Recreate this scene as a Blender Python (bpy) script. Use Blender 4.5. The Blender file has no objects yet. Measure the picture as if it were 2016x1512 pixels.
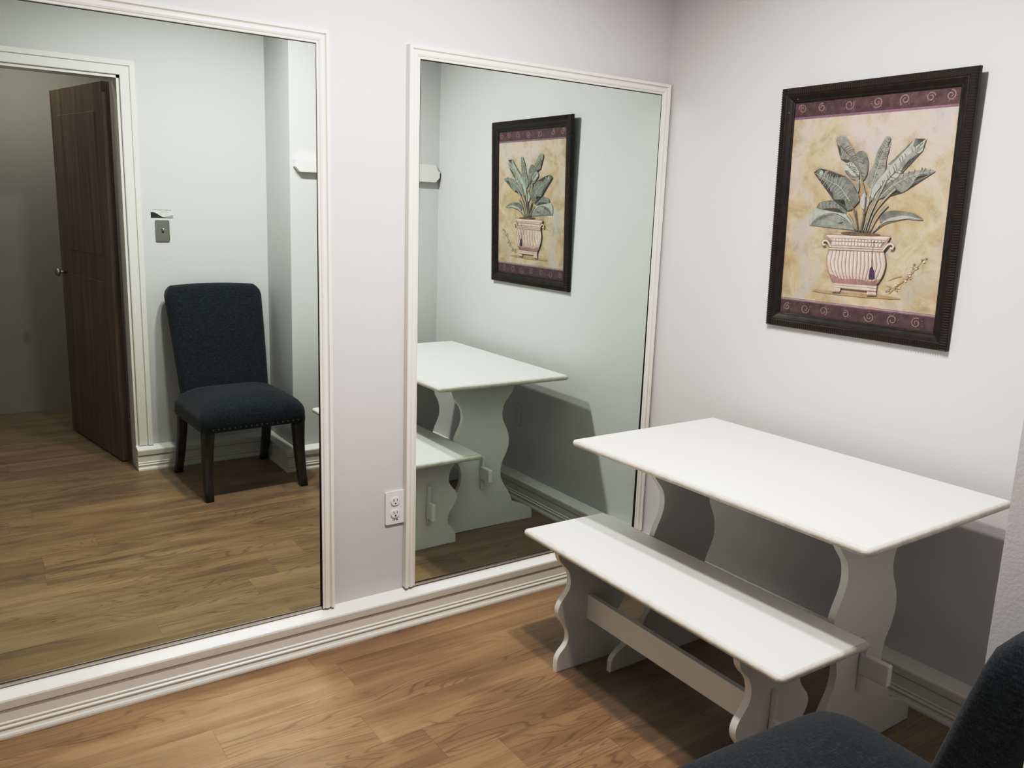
import bpy, bmesh, math, random
from mathutils import Vector, Matrix
random.seed(7)
C = bpy.context.scene.collection
PI = math.pi

# ---------------------------------------------------------------- materials
def mat(name, col=(.8,.8,.8), rough=.5, metal=0., spec=.5):
    m = bpy.data.materials.new(name); m.use_nodes = True
    b = m.node_tree.nodes['Principled BSDF']
    b.inputs['Base Color'].default_value = (*col, 1)
    b.inputs['Roughness'].default_value = rough
    b.inputs['Metallic'].default_value = metal
    b.inputs['Specular IOR Level'].default_value = spec
    return m
class G:
    """tiny node graph helper"""
    def __init__(s, m): s.m = m; s.t = m.node_tree; s.n = s.t.nodes; s.b = s.n['Principled BSDF']
    def add(s, typ, **kw):
        x = s.n.new(typ)
        for k, v in kw.items():
            if k in x.inputs: x.inputs[k].default_value = v
            else: setattr(x, k, v)
        return x
    def link(s, a, b): s.t.links.new(a, b)
    def math(s, op, a, b=None, c=None):
        x = s.n.new('ShaderNodeMath'); x.operation = op
        for i, v in enumerate((a, b, c)):
            if v is None: continue
            if hasattr(v, 'links'): s.link(v, x.inputs[i])
            else: x.inputs[i].default_value = v
        return x.outputs[0]
    def mix(s, f, a, b, blend='MIX'):
        x = s.n.new('ShaderNodeMix'); x.data_type = 'RGBA'; x.blend_type = blend
        for sock, v in ((x.inputs['Factor'], f), (x.inputs['A'], a), (x.inputs['B'], b)):
            if hasattr(v, 'links'): s.link(v, sock)
            elif isinstance(v, (int, float)): sock.default_value = v
            else: sock.default_value = (*v, 1)
        return x.outputs['Result']
    def ramp(s, f, stops):
        x = s.n.new('ShaderNodeValToRGB'); e = x.color_ramp.elements
        e[0].position = stops[0][0]; e[0].color = (*stops[0][1], 1)
        e[1].position = stops[-1][0]; e[1].color = (*stops[-1][1], 1)
        for p, c in stops[1:-1]:
            q = e.new(p); q.color = (*c, 1)
        s.link(f, x.inputs['Fac']); return x.outputs['Color']
    def obj(s): return s.add('ShaderNodeTexCoord').outputs['Object']
    def noise(s, vec, scale, detail=3, rough=.5, dist=0.):
        x = s.add('ShaderNodeTexNoise', Scale=scale, Detail=detail, Roughness=rough, Distortion=dist)
        s.link(vec, x.inputs['Vector']); return x.outputs['Fac']
    def mapping(s, vec, scale=(1,1,1), loc=(0,0,0), rot=(0,0,0)):
        x = s.add('ShaderNodeMapping'); x.inputs['Scale'].default_value = scale
        x.inputs['Location'].default_value = loc; x.inputs['Rotation'].default_value = rot
        s.link(vec, x.inputs['Vector']); return x.outputs['Vector']
    def bump(s, h, strength=.2, dist=.002):
        x = s.add('ShaderNodeBump', Strength=strength, Distance=dist)
        s.link(h, x.inputs['Height']); s.link(x.outputs['Normal'], s.b.inputs['Normal'])
    def color(s, c): s.link(c, s.b.inputs['Base Color'])

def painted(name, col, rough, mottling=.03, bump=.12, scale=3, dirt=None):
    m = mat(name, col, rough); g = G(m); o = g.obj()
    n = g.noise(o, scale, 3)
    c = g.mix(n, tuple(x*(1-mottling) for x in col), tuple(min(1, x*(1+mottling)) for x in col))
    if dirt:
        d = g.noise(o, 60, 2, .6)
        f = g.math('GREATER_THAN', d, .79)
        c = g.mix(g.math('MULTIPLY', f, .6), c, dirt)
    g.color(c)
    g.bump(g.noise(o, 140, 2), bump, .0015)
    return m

M = {}
M['wall']    = painted('wall_paint', (.682,.672,.684), .62, .015, .25, 1.2)
M['ceil']    = painted('ceiling_paint', (.82,.82,.80), .8)
M['trim']    = painted('trim_paint', (.85,.82,.78), .34, .008, .03, 2)
M['white']   = painted('white_furniture_paint', (.825,.815,.79), .36, .012, .10, 4, dirt=(.55,.52,.47))
M['edge']    = painted('worn_edge_paint', (.66,.625,.565), .45, .22, .5, 34, dirt=(.35,.30,.24))
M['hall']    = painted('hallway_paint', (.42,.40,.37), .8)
M['plate']   = mat('outlet_plastic', (.83,.80,.82), .28)
M['dark']    = mat('dark_slot', (.015,.013,.012), .6)
M['shade']   = mat('painted_over_slots', (.42,.40,.41), .6)
M['steel']   = mat('brushed_steel', (.36,.36,.34), .38, .85)
M['chrome']  = mat('strip_metal', (.62,.58,.56), .22, .9)
M['mirror']  = mat('mirror_silver', (.815,.885,.85), .0, 1.)
M['backing'] = mat('backing_and_lip_shadow', (.02,.02,.018), .7)
M['bulb'] = mat('bulb_glass', (1,1,1), .3)
_b = M['bulb'].node_tree.nodes['Principled BSDF']
_b.inputs['Emission Color'].default_value = (1,.93,.86,1); _b.inputs['Emission Strength'].default_value = 150

def floor_mat():
    m = mat('oak_vinyl_planks', (.4,.3,.2), .42); g = G(m)
    o = g.obj(); sp = g.add('ShaderNodeSeparateXYZ'); g.link(o, sp.inputs[0])
    X, Y = sp.outputs['X'], sp.outputs['Y']
    W, L = .1525, 1.22
    ry = g.math('DIVIDE', g.math('ADD', Y, .1515), W); row = g.math('FLOOR', ry); fy = g.math('FRACT', ry)
    wn = g.add('ShaderNodeTexWhiteNoise'); wn.noise_dimensions = '1D'; g.link(row, wn.inputs['W'])
    rx = g.math('ADD', g.math('DIVIDE', X, L), g.math('MULTIPLY', wn.outputs['Value'], 7.3)); col = g.math('FLOOR', rx); fx = g.math('FRACT', rx)
    pid = g.math('ADD', g.math('MULTIPLY', row, 17.31), g.math('MULTIPLY', col, 5.77))
    w2 = g.add('ShaderNodeTexWhiteNoise'); w2.noise_dimensions = '1D'; g.link(pid, w2.inputs['W']); rnd = w2.outputs['Value']
    cmb = g.add('ShaderNodeCombineXYZ'); g.link(X, cmb.inputs[0]); g.link(Y, cmb.inputs[1]); g.link(g.math('MULTIPLY', rnd, 40.), cmb.inputs[2])
    v = cmb.outputs[0]
    fine = g.noise(g.mapping(v, (4, 120, 1)), 1., 4, .62)
    mid  = g.noise(g.mapping(v, (1.1, 11, 1)), 1., 4, .55, .9)
    blot = g.noise(g.mapping(v, (1.9, 7.5, 1)), 1., 2, .5, .4)
    # cathedral grain: distorted contour rings of a stretched noise
    cn = g.noise(g.mapping(v, (1.0, 7.0, 1)), 1., 2, .45, .35)
    ring = g.math('FRACT', g.math('MULTIPLY', cn, 26.))
    ring = g.math('ABSOLUTE', g.math('SUBTRACT', ring, .5))
    line = g.math('SUBTRACT', 1., g.math('MULTIPLY', ring, 5.5)); line = g.math('MAXIMUM', line, 0.)
    line = g.math('MULTIPLY', g.math('MULTIPLY', line, g.ramp_f(cn, .38, .50)), g.ramp_f(blot, .36, .50))
    base = g.ramp(mid, [(.24, (.205,.132,.072)), (.40, (.285,.190,.106)), (.56, (.345,.236,.137)), (.76, (.395,.278,.168))])
    base = g.mix(g.math('MULTIPLY', g.ramp_f(blot, .50, .72), .55), base, (.175,.110,.060))
    base = g.mix(g.math('MULTIPLY', g.ramp_f(fine, .52, .72), .42), base, (.17,.108,.060))
    base = g.mix(g.math('MULTIPLY', line, .55), base, (.14,.086,.046))
    tint = g.math('ADD', .96, g.math('MULTIPLY', rnd, .10))
    hs = g.add('ShaderNodeHueSaturation'); g.link(base, hs.inputs['Color']); g.link(tint, hs.inputs['Value'])
    hs.inputs['Saturation'].default_value = .95
    seam = g.math('MAXIMUM', g.math('LESS_THAN', g.math('MINIMUM', fy, g.math('SUBTRACT', 1., fy)), .0055),
                  g.math('LESS_THAN', g.math('MINIMUM', fx, g.math('SUBTRACT', 1., fx)), .0008))
    c = g.mix(g.math('MULTIPLY', seam, .25), hs.outputs['Color'], (.07,.045,.025))
    g.color(c); g.bump(g.math('SUBTRACT', fine, seam), .16, .0012)
    return m
def _ramp_f(s, f, a, b):
    x = s.n.new('ShaderNodeMapRange'); x.inputs['From Min'].default_value = a; x.inputs['From Max'].default_value = b
    x.clamp = True; s.link(f, x.inputs['Value']); return x.outputs[0]
G.ramp_f = _ramp_f
M['floor'] = floor_mat()

def fabric():
    m = mat('slate_woven_fabric', (.03,.04,.05), .9, spec=.25); g = G(m); o = g.obj()
    a = g.noise(g.mapping(o, (60, 520, 300)), 1., 2, .6); b = g.noise(g.mapping(o, (420, 70, 300)), 1., 2, .6)
    t = g.math('MULTIPLY', g.math('ADD', a, b), .5)
    c = g.ramp(t, [(.36, (.007,.009,.011)), (.50, (.018,.0235,.030)), (.68, (.048,.062,.078))])
    g.color(c); g.bump(t, .5, .0012)
    g.b.inputs['Sheen Weight'].default_value = .15
    return m
M['fabric'] = fabric()
def darkwood():
    m = mat('weathered_dark_wood', (.05,.04,.035), .5); g = G(m); o = g.obj()
    n = g.noise(g.mapping(o, (60, 60, 6)), 1., 4, .6)
    g.color(g.ramp(n, [(.3, (.016,.012,.010)), (.55, (.048,.038,.032)), (.75, (.095,.082,.072))])); g.bump(n, .2, .001)
    return m
M['leg'] = darkwood()
M['nail'] = mat('antique_nailhead', (.16,.13,.09), .35, .9)
def doorwood():
    m = mat('brown_door_wood', (.2,.14,.09), .45); g = G(m); o = g.obj()
    n = g.noise(g.mapping(o, (25, 25, 1.6)), 1., 4, .6)
    g.color(g.ramp(n, [(.3, (.10,.070,.045)), (.6, (.19,.14,.095)), (.8, (.25,.19,.13))]))
    return m
M['doorwood'] = doorwood()
def framewood():
    m = mat('espresso_frame', (.02,.012,.010), .38); g = G(m); o = g.obj()
    n = g.noise(o, 45, 3, .6)
    g.color(g.ramp(n, [(.35, (.010,.006,.005)), (.62, (.026,.016,.013)), (.85, (.05,.022,.018))])); g.bump(n, .15, .001)
    return m
M['frame'] = framewood()
M['rib'] = mat('frame_rib_highlight', (.115,.088,.072), .3)
def canvas():
    m = mat('antique_print_ground', (.6,.5,.35), .55); g = G(m); o = g.obj()
    a = g.noise(o, 5.5, 5, .62, .6); b = g.noise(g.mapping(o, loc=(3, 7, 1)), 3.6, 4, .6, 1.); f = g.noise(g.mapping(o, loc=(9, 1, 5)), 12, 5, .75)
    sep = g.add('ShaderNodeSeparateXYZ'); g.link(o, sep.inputs[0])
    c = g.ramp(a, [(.30, (.375,.285,.185)), (.43, (.47,.375,.265)), (.52, (.52,.435,.35)), (.60, (.44,.35,.24)), (.74, (.43,.375,.33))])
    up = g.ramp_f(sep.outputs['Z'], .42, .60)
    c = g.mix(g.math('MULTIPLY', g.math('MULTIPLY', g.ramp_f(b, .36, .54), up), .9), c, (.54,.445,.42))
    c = g.mix(g.math('MULTIPLY', g.ramp_f(b, .52, .62), .75), c, (.43,.395,.385))
    c = g.mix(g.math('MULTIPLY', g.ramp_f(f, .50, .68), .6), c, (.30,.25,.17))
    g.color(c); g.bump(f, .1, .001)
    return m
M['canvas'] = canvas()
def mottled(name, c1, c2, scale=60):
    m = mat(name, c1, .55); g = G(m); n = g.noise(g.obj(), scale, 4, .65)
    g.color(g.mix(g.ramp_f(n, .35, .65), c1, c2)); return m
M['plum']   = mottled('plum_band', (.092,.053,.062), (.145,.090,.102), 50)
M['mauve']  = mottled('mauve_line', (.27,.18,.235), (.22,.14,.185))
M['scroll'] = mottled('scroll_paint', (.30,.225,.22), (.20,.13,.135), 120)
M['leafd']  = mottled('leaf_dark', (.155,.160,.145), (.250,.250,.225), 60)
M['leafm']  = mottled('leaf_mid', (.215,.220,.200), (.320,.320,.290), 60)
M['leafl']  = mottled('leaf_light', (.31,.335,.305), (.43,.435,.395), 70)
M['vein']   = mottled('leaf_vein', (.105,.110,.095), (.17,.15,.13), 90)
M['veinl']  = mottled('leaf_vein_light', (.40,.43,.38), (.33,.36,.33), 90)
M['stem']   = mottled('leaf_stem', (.28,.28,.23), (.38,.34,.29), 90)
M['pot']    = mottled('urn_cream', (.60,.50,.44), (.50,.40,.35), 50)
M['potl']   = mottled('urn_highlight', (.72,.61,.52), (.64,.51,.44), 60)
M['potd']   = mottled('urn_line', (.25,.175,.15), (.34,.25,.22), 90)
M['pots']   = mottled('urn_shade', (.30,.19,.19), (.39,.27,.25), 60)
M['tassel'] = mottled('tassel_purple', (.085,.045,.11), (.14,.08,.17), 120)
M['soil']   = mottled('urn_soil', (.14,.09,.06), (.24,.17,.12), 120)
M['gshadow']= mottled('ground_shadow', (.33,.25,.16), (.42,.33,.22), 40)
M['card']   = mat('card_white', (.72,.73,.72), .35)
M['cardg']  = mat('card_green', (.035,.060,.040), .4)
M['cardgrey'] = mat('card_grey', (.36,.37,.35), .4)
M['ink']    = mat('card_ink', (.12,.12,.13), .5)

# ---------------------------------------------------------------- mesh helpers
def tag(o, label=None, cat=None, group=None, kind=None):
    if label: o['label'] = label
    if cat: o['category'] = cat
    if group: o['group'] = group
    if kind: o['kind'] = kind
    return o
def empty(name, loc=(0,0,0), rz=0., label=None, cat=None):
    o = bpy.data.objects.new(name, None); C.objects.link(o); o.location = loc; o.rotation_euler = (0,0,rz)
    o.empty_display_size = .05
    return tag(o, label, cat)
def link(name, bm, mats, parent=None, smooth=False, loc=None):
    bmesh.ops.recalc_face_normals(bm, faces=bm.faces[:])
    me = bpy.data.meshes.new(name); bm.to_mesh(me); bm.free()
    if not isinstance(mats, (list, tuple)): mats = [mats]
    for x in mats: me.materials.append(x)
    if smooth:
        for p in me.polygons: p.use_smooth = True
    o = bpy.data.objects.new(name, me); C.objects.link(o)
    if parent: o.parent = parent
    if loc: o.location = loc
    return o
def box(bm, x0, x1, y0, y1, z0, z1, bevel=0., seg=2, mi=0):
    vs = [bm.verts.new((x, y, z)) for x in (x0, x1) for y in (y0, y1) for z in (z0, z1)]
    idx = [(0,1,3,2), (4,6,7,5), (0,4,5,1), (2,3,7,6), (0,2,6,4), (1,5,7,3)]
    fs = [bm.faces.new([vs[i] for i in q]) for q in idx]
    for f in fs: f.material_index = mi
    if bevel:
        es = list({e for f in fs for e in f.edges})
        r = bmesh.ops.bevel(bm, geom=es, offset=bevel, segments=seg, profile=.5, affect='EDGES')
        for f in r['faces']: f.material_index = mi
def prism(bm, pts, axis, a, b, bevel=0., mi=0, seg=2):
    """polygon pts (p,q) extruded along axis: 'x' -> (y,z), 'y' -> (x,z), 'z' -> (x,y)"""
    def P(p, q, t): return {'x': (t, p, q), 'y': (p, t, q), 'z': (p, q, t)}[axis]
    A = [bm.verts.new(P(p, q, a)) for p, q in pts]; B = [bm.verts.new(P(p, q, b)) for p, q in pts]
    fa = bm.faces.new(A); fb = bm.faces.new(B[::-1]); n = len(pts)
    sides = [bm.faces.new((A[i], B[i], B[(i+1) % n], A[(i+1) % n])) for i in range(n)]
    fs = [fa, fb] + sides
    for f in fs: f.material_index = mi
    if bevel:
        es = list(fa.edges) + list(fb.edges)
        bmesh.ops.bevel(bm, geom=es, offset=bevel, segments=seg, profile=.5, affect='EDGES')
    return fs
def tube(bm, pts, r, n=10, mi=0):
    rings = []
    for i, p in enumerate(pts):
        p = Vector(p); d = Vector(pts[min(i+1, len(pts)-1)]) - Vector(pts[max(i-1, 0)]); d.normalize()
        u = d.orthogonal().normalized(); w = d.cross(u); rr = r[i] if isinstance(r, (list, tuple)) else r
        rings.append([bm.verts.new(p + rr*(math.cos(t)*u + math.sin(t)*w)) for t in [2*PI*k/n for k in range(n)]])
    for a, b in zip(rings, rings[1:]):
        for k in range(n): bm.faces.new((a[k], a[(k+1) % n], b[(k+1) % n], b[k])).material_index = mi
    bm.faces.new(rings[0][::-1]).material_index = mi; bm.faces.new(rings[-1]).material_index = mi
def dome(bm, c, r, h, axis, n=12, mi=0):
    """small dome (nail head, screw) at c rising along axis vector"""
    a = Vector(axis).normalized(); u = a.orthogonal().normalized(); w = a.cross(u); c = Vector(c); rings = []
    for t in (0, .5, .8):
        rr = r*math.cos(t*PI/2); hh = h*math.sin(t*PI/2)
        rings.append([bm.verts.new(c + a*hh + rr*(math.cos(k*2*PI/n)*u + math.sin(k*2*PI/n)*w)) for k in range(n)])
    for p, q in zip(rings, rings[1:]):
        for k in range(n): bm.faces.new((p[k], p[(k+1) % n], q[(k+1) % n], q[k])).material_index = mi
    bm.faces.new(rings[-1]).material_index = mi; bm.faces.new(rings[0][::-1]).material_index = mi
def struct(name, bm, m, parent=None, smooth=False):
    o = link(name, bm, m, parent, smooth); o['kind'] = 'structure'; return o
def smooth_poly(pts, n=4, closed=True):
    """Catmull-Rom through pts"""
    out = []; N = len(pts)
    rng = range(N) if closed else range(N-1)
    for i in rng:
        g = (lambda k: pts[k % N]) if closed else (lambda k: pts[max(0, min(N-1, k))])
        p0, p1, p2, p3 = g(i-1), g(i), g(i+1), g(i+2)
        for s in range(n):
            t = s/n
            out.append(tuple(.5*((2*p1[k]) + (-p0[k]+p2[k])*t + (2*p0[k]-5*p1[k]+4*p2[k]-p3[k])*t*t + (-p0[k]+3*p1[k]-3*p2[k]+p3[k])*t**3) for k in (0, 1)))
    if not closed: out.append(tuple(pts[-1]))
    return out

# ---------------------------------------------------------------- room shell
XL = -2.66; CEIL = 2.46; YF = -1.841; YA = -2.214; YH = -2.334; XJ = -.878; DJ = -1.600; DL = -2.52; DZ = 2.02; YE = -3.75
bm = bmesh.new(); box(bm, XL-.1, .1, YE-.1, .1, -.06, 0); struct('floor', bm, M['floor'])
bm = bmesh.new(); box(bm, XL-.1, .1, YH-.0, .1, CEIL, CEIL+.08); box(bm, XL-.1, .1, YE-.1, YH, CEIL, CEIL+.08); struct('ceiling', bm, M['ceil'])
bm = bmesh.new(); box(bm, XL-.1, .1, 0, .1, 0, CEIL); struct('wall_back', bm, M['wall'])
bm = bmesh.new(); box(bm, 0, .1, YF, 0, 0, CEIL); struct('wall_right', bm, M['wall'])
bm = bmesh.new(); box(bm, XJ, .1, YH, YF, 0, CEIL); struct('wall_front', bm, M['wall'])
bm = bmesh.new(); box(bm, DJ, XJ, YH, YA, 0, CEIL); box(bm, DL, DJ, YH, YA, DZ, CEIL); box(bm, XL, DL, YH, YA, 0, CEIL); struct('wall_doorway', bm, M['wall'])
bm = bmesh.new(); box(bm, XL-.1, XL, YA, 0, 0, CEIL); struct('wall_left', bm, M['wall'])
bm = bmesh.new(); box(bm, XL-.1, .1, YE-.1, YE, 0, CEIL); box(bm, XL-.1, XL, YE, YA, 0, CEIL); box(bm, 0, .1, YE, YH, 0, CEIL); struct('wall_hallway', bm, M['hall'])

# baseboard: (distance out from wall, z), ledge on top, cap, flat, beads, shoe
BB = [(0,0), (.057,0), (.0575,.006), (.0560,.012), (.0530,.016), (.0512,.022), (.0515,.026), (.0545,.030), (.0540,.033), (.0505,.036), (.0500,.0385),
      (.0520,.0415), (.0518,.045), (.0492,.0475), (.0490,.0812), (.0462,.0824), (.0462,.0838), (.0535,.0850), (.0548,.0872), (.0578,.110), (.0565,.1155), (.052,.1175), (.004,.1285), (0,.1285)]
def sweep_profile(bm, path, prof, closed_ends=True):
    """path: list of 2D points (x,y); profile offset to the LEFT of travel, mitred"""
    n = len(path); rings = []
    for i, p in enumerate(path):
        p = Vector(p)
        d1 = (p - Vector(path[i-1])).normalized() if i > 0 else None
        d2 = (Vector(path[i+1]) - p).normalized() if i < n-1 else None
        if d1 is None: d1 = d2
        if d2 is None: d2 = d1
        n1 = Vector((-d1.y, d1.x)); n2 = Vector((-d2.y, d2.x)); m = (n1+n2); m = m/(m.dot(n1)) if m.length > 1e-6 else n1
        rings.append([bm.verts.new((p.x+m.x*a, p.y+m.y*a, z)) for a, z in prof])
    k = len(prof)
    for a, b in zip(rings, rings[1:]):
        for j in range(k): bm.faces.new((a[j], a[(j+1) % k], b[(j+1) % k], b[j]))
    bm.faces.new(rings[0][::-1]); bm.faces.new(rings[-1])
e = .0005
bm = bmesh.new(); sweep_profile(bm, [(-.0587, -e), (XL+.0587, -e)], BB); struct('baseboard_back', bm, M['trim'])
bm = bmesh.new(); sweep_profile(bm, [(-e, YF+e), (-e, -e)], BB); struct('baseboard_right', bm, M['trim'])
bm = bmesh.new(); sweep_profile(bm, [(-1.617, YA+e), (XJ-e, YA+e), (XJ-e, YF+e), (-.0587, YF+e)], BB); struct('baseboard_front', bm, M['trim'])
bm = bmesh.new(); sweep_profile(bm, [(XL+e, -e), (XL+e, YA+e)], BB); struct('baseboard_left', bm, M['trim'])

# door casing, lining and open brown leaf
bm = bmesh.new()
cas = [(0,0), (0,.012), (.003,.015), (.041,.016), (.043,.012), (.0445,.012), (.046,.020), (.069,.021), (.071,.018), (.071,0)]
def frame_sweep(bm, pts, prof, yw, sgn):
    """moulding following pts (x,z) on plane y=yw, profile u is outward (left of travel), depth along sgn*y"""
    n = len(pts); rings = []
    for i, p in enumerate(pts):
        p = Vector(p)
        d1 = (p - Vector(pts[i-1])).normalized() if i > 0 else None
        d2 = (Vector(pts[i+1]) - p).normalized() if i < n-1 else None
        if d1 is None: d1 = d2
        if d2 is None: d2 = d1
        n1 = Vector((-d1.y, d1.x)); n2 = Vector((-d2.y, d2.x)); m = n1+n2; m = m/m.dot(n1)
        rings.append([bm.verts.new((p.x+m.x*u, yw+sgn*d, p.y+m.y*u)) for u, d in prof])
    k = len(prof)
    for a, b in zip(rings, rings[1:]):
        for j in range(k): bm.faces.new((a[j], a[(j+1) % k], b[(j+1) % k], b[j]))
    bm.faces.new(rings[0][::-1]); bm.faces.new(rings[-1])
frame_sweep(bm, [(DL, .0), (DL, DZ), (DJ, DZ), (DJ, .1290)], cas, YA+e, 1)
struct('trim_1', bm, M['trim'])
bm = bmesh.new()
box(bm, DJ-.014, DJ-.0005, YH, YA+.002, 0, DZ); box(bm, DL+.0005, DL+.014, YH, YA+.002, 0, DZ); box(bm, DL+.0005, DJ-.0005, YH, YA+.002, DZ-.014, DZ-.0005)
struct('trim_2', bm, M['trim'])
bm = bmesh.new()
th = math.radians(-100)
box(bm, 0, .82, -.02, .02, .008, DZ-.02, .002)
for (a, b, c, d) in ((.12,.70,1.12,1.86), (.12,.70,.22,.98)):
    box(bm, a, b, -.024, .024, c, d, .003)
bmesh.ops.rotate(bm, verts=bm.verts[:], cent=(0,0,0), matrix=Matrix.Rotation(th, 3, 'Z'))
dl = link('door_1', bm, M['doorwood'], None, loc=(DJ-.040, YH-.03, 0)); dl['kind'] = 'structure'
bm = bmesh.new()
for s in (-1, 1):
    tube(bm, [(.75, s*.018, .98), (.75, s*.055, .98)], .008); tube(bm, [(.75, s*.05, .98), (.75, s*.06, .98), (.75, s*.075, .98)], [.014, .027, .018], 16)
bmesh.ops.rotate(bm, verts=bm.verts[:], cent=(0,0,0), matrix=Matrix.Rotation(th, 3, 'Z'))
link('door_knob', bm, M['steel'], dl, True)

# ---------------------------------------------------------------- framed wall mirrors
MOLD = [(0,.0), (0,.0175), (.0015,.0205), (.0045,.0210), (.0060,.0185), (.0075,.0180), (.0095,.0215), (.0150,.0240), (.0215,.0235), (.0250,.0195),
        (.0262,.0190), (.0280,.0220), (.0300,.0265), (.0380,.0270), (.0405,.0245), (.0405,0)]
def wall_mirror(x0, x1, ztop, zbot, g, mz, label):
    cx = (x0+x1)/2
    t = empty('wall_mirror', (cx, 0, zbot-.006), 0, label, 'mirror'); off = Vector((-cx, 0, -(zbot-.006)))
    yy = lambda z: -g + mz*(z-1.)
    gap = .0024
    bm = bmesh.new()   # silvered glass, leaning a hair out of plumb
    a, b, c, d = x0+gap, x1-gap, zbot, ztop-gap
    f = [bm.verts.new((x, yy(z), z)) for x, z in ((a,c), (b,c), (b,d), (a,d))]; k = [bm.verts.new((x, yy(z)+.004, z)) for x, z in ((a,c), (b,c), (b,d), (a,d))]
    bm.faces.new(f); bm.faces.new(k[::-1])
    for i in range(4): bm.faces.new((f[i], k[i], k[(i+1) % 4], f[(i+1) % 4]))
    bmesh.ops.translate(bm, verts=bm.verts[:], vec=off); link('glass', bm, M['mirror'], t)
    bm = bmesh.new()
    prism(bm, [(-.0005, zbot), (yy(zbot)+.0048, zbot), (yy(ztop)+.0048, ztop-.0005), (-.0005, ztop-.0005)], 'x', x0+.0003, x1-.0003)
    bmesh.ops.translate(bm, verts=bm.verts[:], vec=off); link('backing', bm, M['backing'], t)
    bm = bmesh.new()
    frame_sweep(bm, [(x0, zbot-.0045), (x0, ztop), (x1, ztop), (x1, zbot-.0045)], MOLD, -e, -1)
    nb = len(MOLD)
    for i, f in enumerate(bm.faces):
        if i < 3*nb and i % nb == 0: f.material_index = 1      # inner lip coloured dark, a painted shadow line
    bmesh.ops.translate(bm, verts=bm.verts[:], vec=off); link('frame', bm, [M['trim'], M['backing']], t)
    bm = bmesh.new()   # slim metal strip added in place of the ledge's reflection below the glass
    yb = yy(zbot)
    prism(bm, [(-.001, zbot-.0068), (yb-.006, zbot-.0068), (yb-.006, zbot+.0015), (yb-.0035, zbot+.0015), (yb-.0035, zbot-.0015), (-.001, zbot-.0015)], 'x', x0+.001, x1-.001)
    bmesh.ops.translate(bm, verts=bm.verts[:], vec=off); link('bottom_strip', bm, M['chrome'], t)
    return t
wall_mirror(-2.56, -1.4496, 1.9244, .1379, .0139, -.0083, 'tall white-framed wall mirror reflecting the dark upholstered chair')
wall_mirror(-1.1028, -.0470, 1.9231, .1400, .0142, -.0037, 'tall white-framed wall mirror in the corner reflecting the picture and table')

# ---------------------------------------------------------------- outlets, switch, card, rail
def rrect(w, h, r, n=5, cx=0, cy=0):
    out = []
    for (sx, sy, a0) in ((1,1,0), (-1,1,90), (-1,-1,180), (1,-1,270)):
        for k in range(n+1):
            a = math.radians(a0 + 90*k/n); out.append((cx+sx*(w/2-r)+r*math.cos(a), cy+sy*(h/2-r)+r*math.sin(a)))
    return out
def outlet(loc, rz, label, w, h, mark, pm='plate'):
    """faces local -y"""
    t = empty('wall_outlet', loc, rz, label, 'outlet')
    bm = bmesh.new(); prism(bm, rrect(w, h, .004), 'y', -.0065, -.0005, .0024, seg=3); link('cover_plate', bm, M[pm], t)
    for zc in (.0235, -.0215):
        pts = []
        for k in range(28):
            a = 2*PI*k/28; x = .0172*math.cos(a); z = .0172*math.sin(a); pts.append((x, zc+max(-.0145, min(.0145, z))))
        bm = bmesh.new(); prism(bm, pts, 'y', -.0098, -.006, .0012); s = link('socket', bm, M[pm], t)
        bm = bmesh.new()
        box(bm, -.0075, -.0055, -.0101, -.0090, zc-.001, zc+.0085); box(bm, .0055, .0073, -.0101, -.0090, zc+.0005, zc+.0080)
        prism(bm, [(.0028*math.cos(q), zc-.0078+.0030*max(-.7, math.sin(q))) for q in [2*PI*j/14 for j in range(14)]], 'y', -.0101, -.0090)
        link('slots', bm, M['dark'] if mark else M['shade'], s)
    bm = bmesh.new(); dome(bm, (0, -.0064, .001), .0028, .0012, (0,-1,0)); link('screw', bm, M[pm], t, True)
    if mark:
        bm = bmesh.new()
        for x in (-.0095, -.0062, -.0035, .0028, .0058, .0084):
            box(bm, x, x+.0021, -.0067, -.0060, -.0465+random.uniform(-.0003,.0003), -.0425+random.uniform(-.0006,.0004))
        link('printed_marks', bm, M['dark'], t)
    return t
outlet((-1.1765, 0, .4385), 0, 'white duplex outlet on the wall strip between the two mirrors', .0730, .1200, True)
outlet((0, -.972, .4300), math.radians(-90), 'white duplex outlet low on the wall in shadow under the table', .0700, .1080, False, 'wall')

t = empty('light_switch', (-1.4300, YA, 1.2700), PI, 'brushed metal toggle light switch plate on wall by the door casing', 'switch')
bm = bmesh.new(); prism(bm, rrect(.068, .108, .003), 'y', -.008, -.0005, .004, seg=2); link('cover_plate', bm, M['steel'], t)
bm = bmesh.new(); box(bm, -.0048, .0048, -.0095, -.007, -.011, .011, .0008)
link('toggle_slot', bm, M['dark'], t)
bm = bmesh.new(); prism(bm, [(-.0095,-.003), (-.024,.008), (-.024,.0135), (-.0095,.006)], 'x', -.0038, .0038, .0008); link('toggle', bm, M['plate'], t)
for z in (.030, -.030):
    bm = bmesh.new(); dome(bm, (0, -.0079, z), .0030, .0015, (0,-1,0)); link('screw', bm, M['steel'], t, True)

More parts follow.
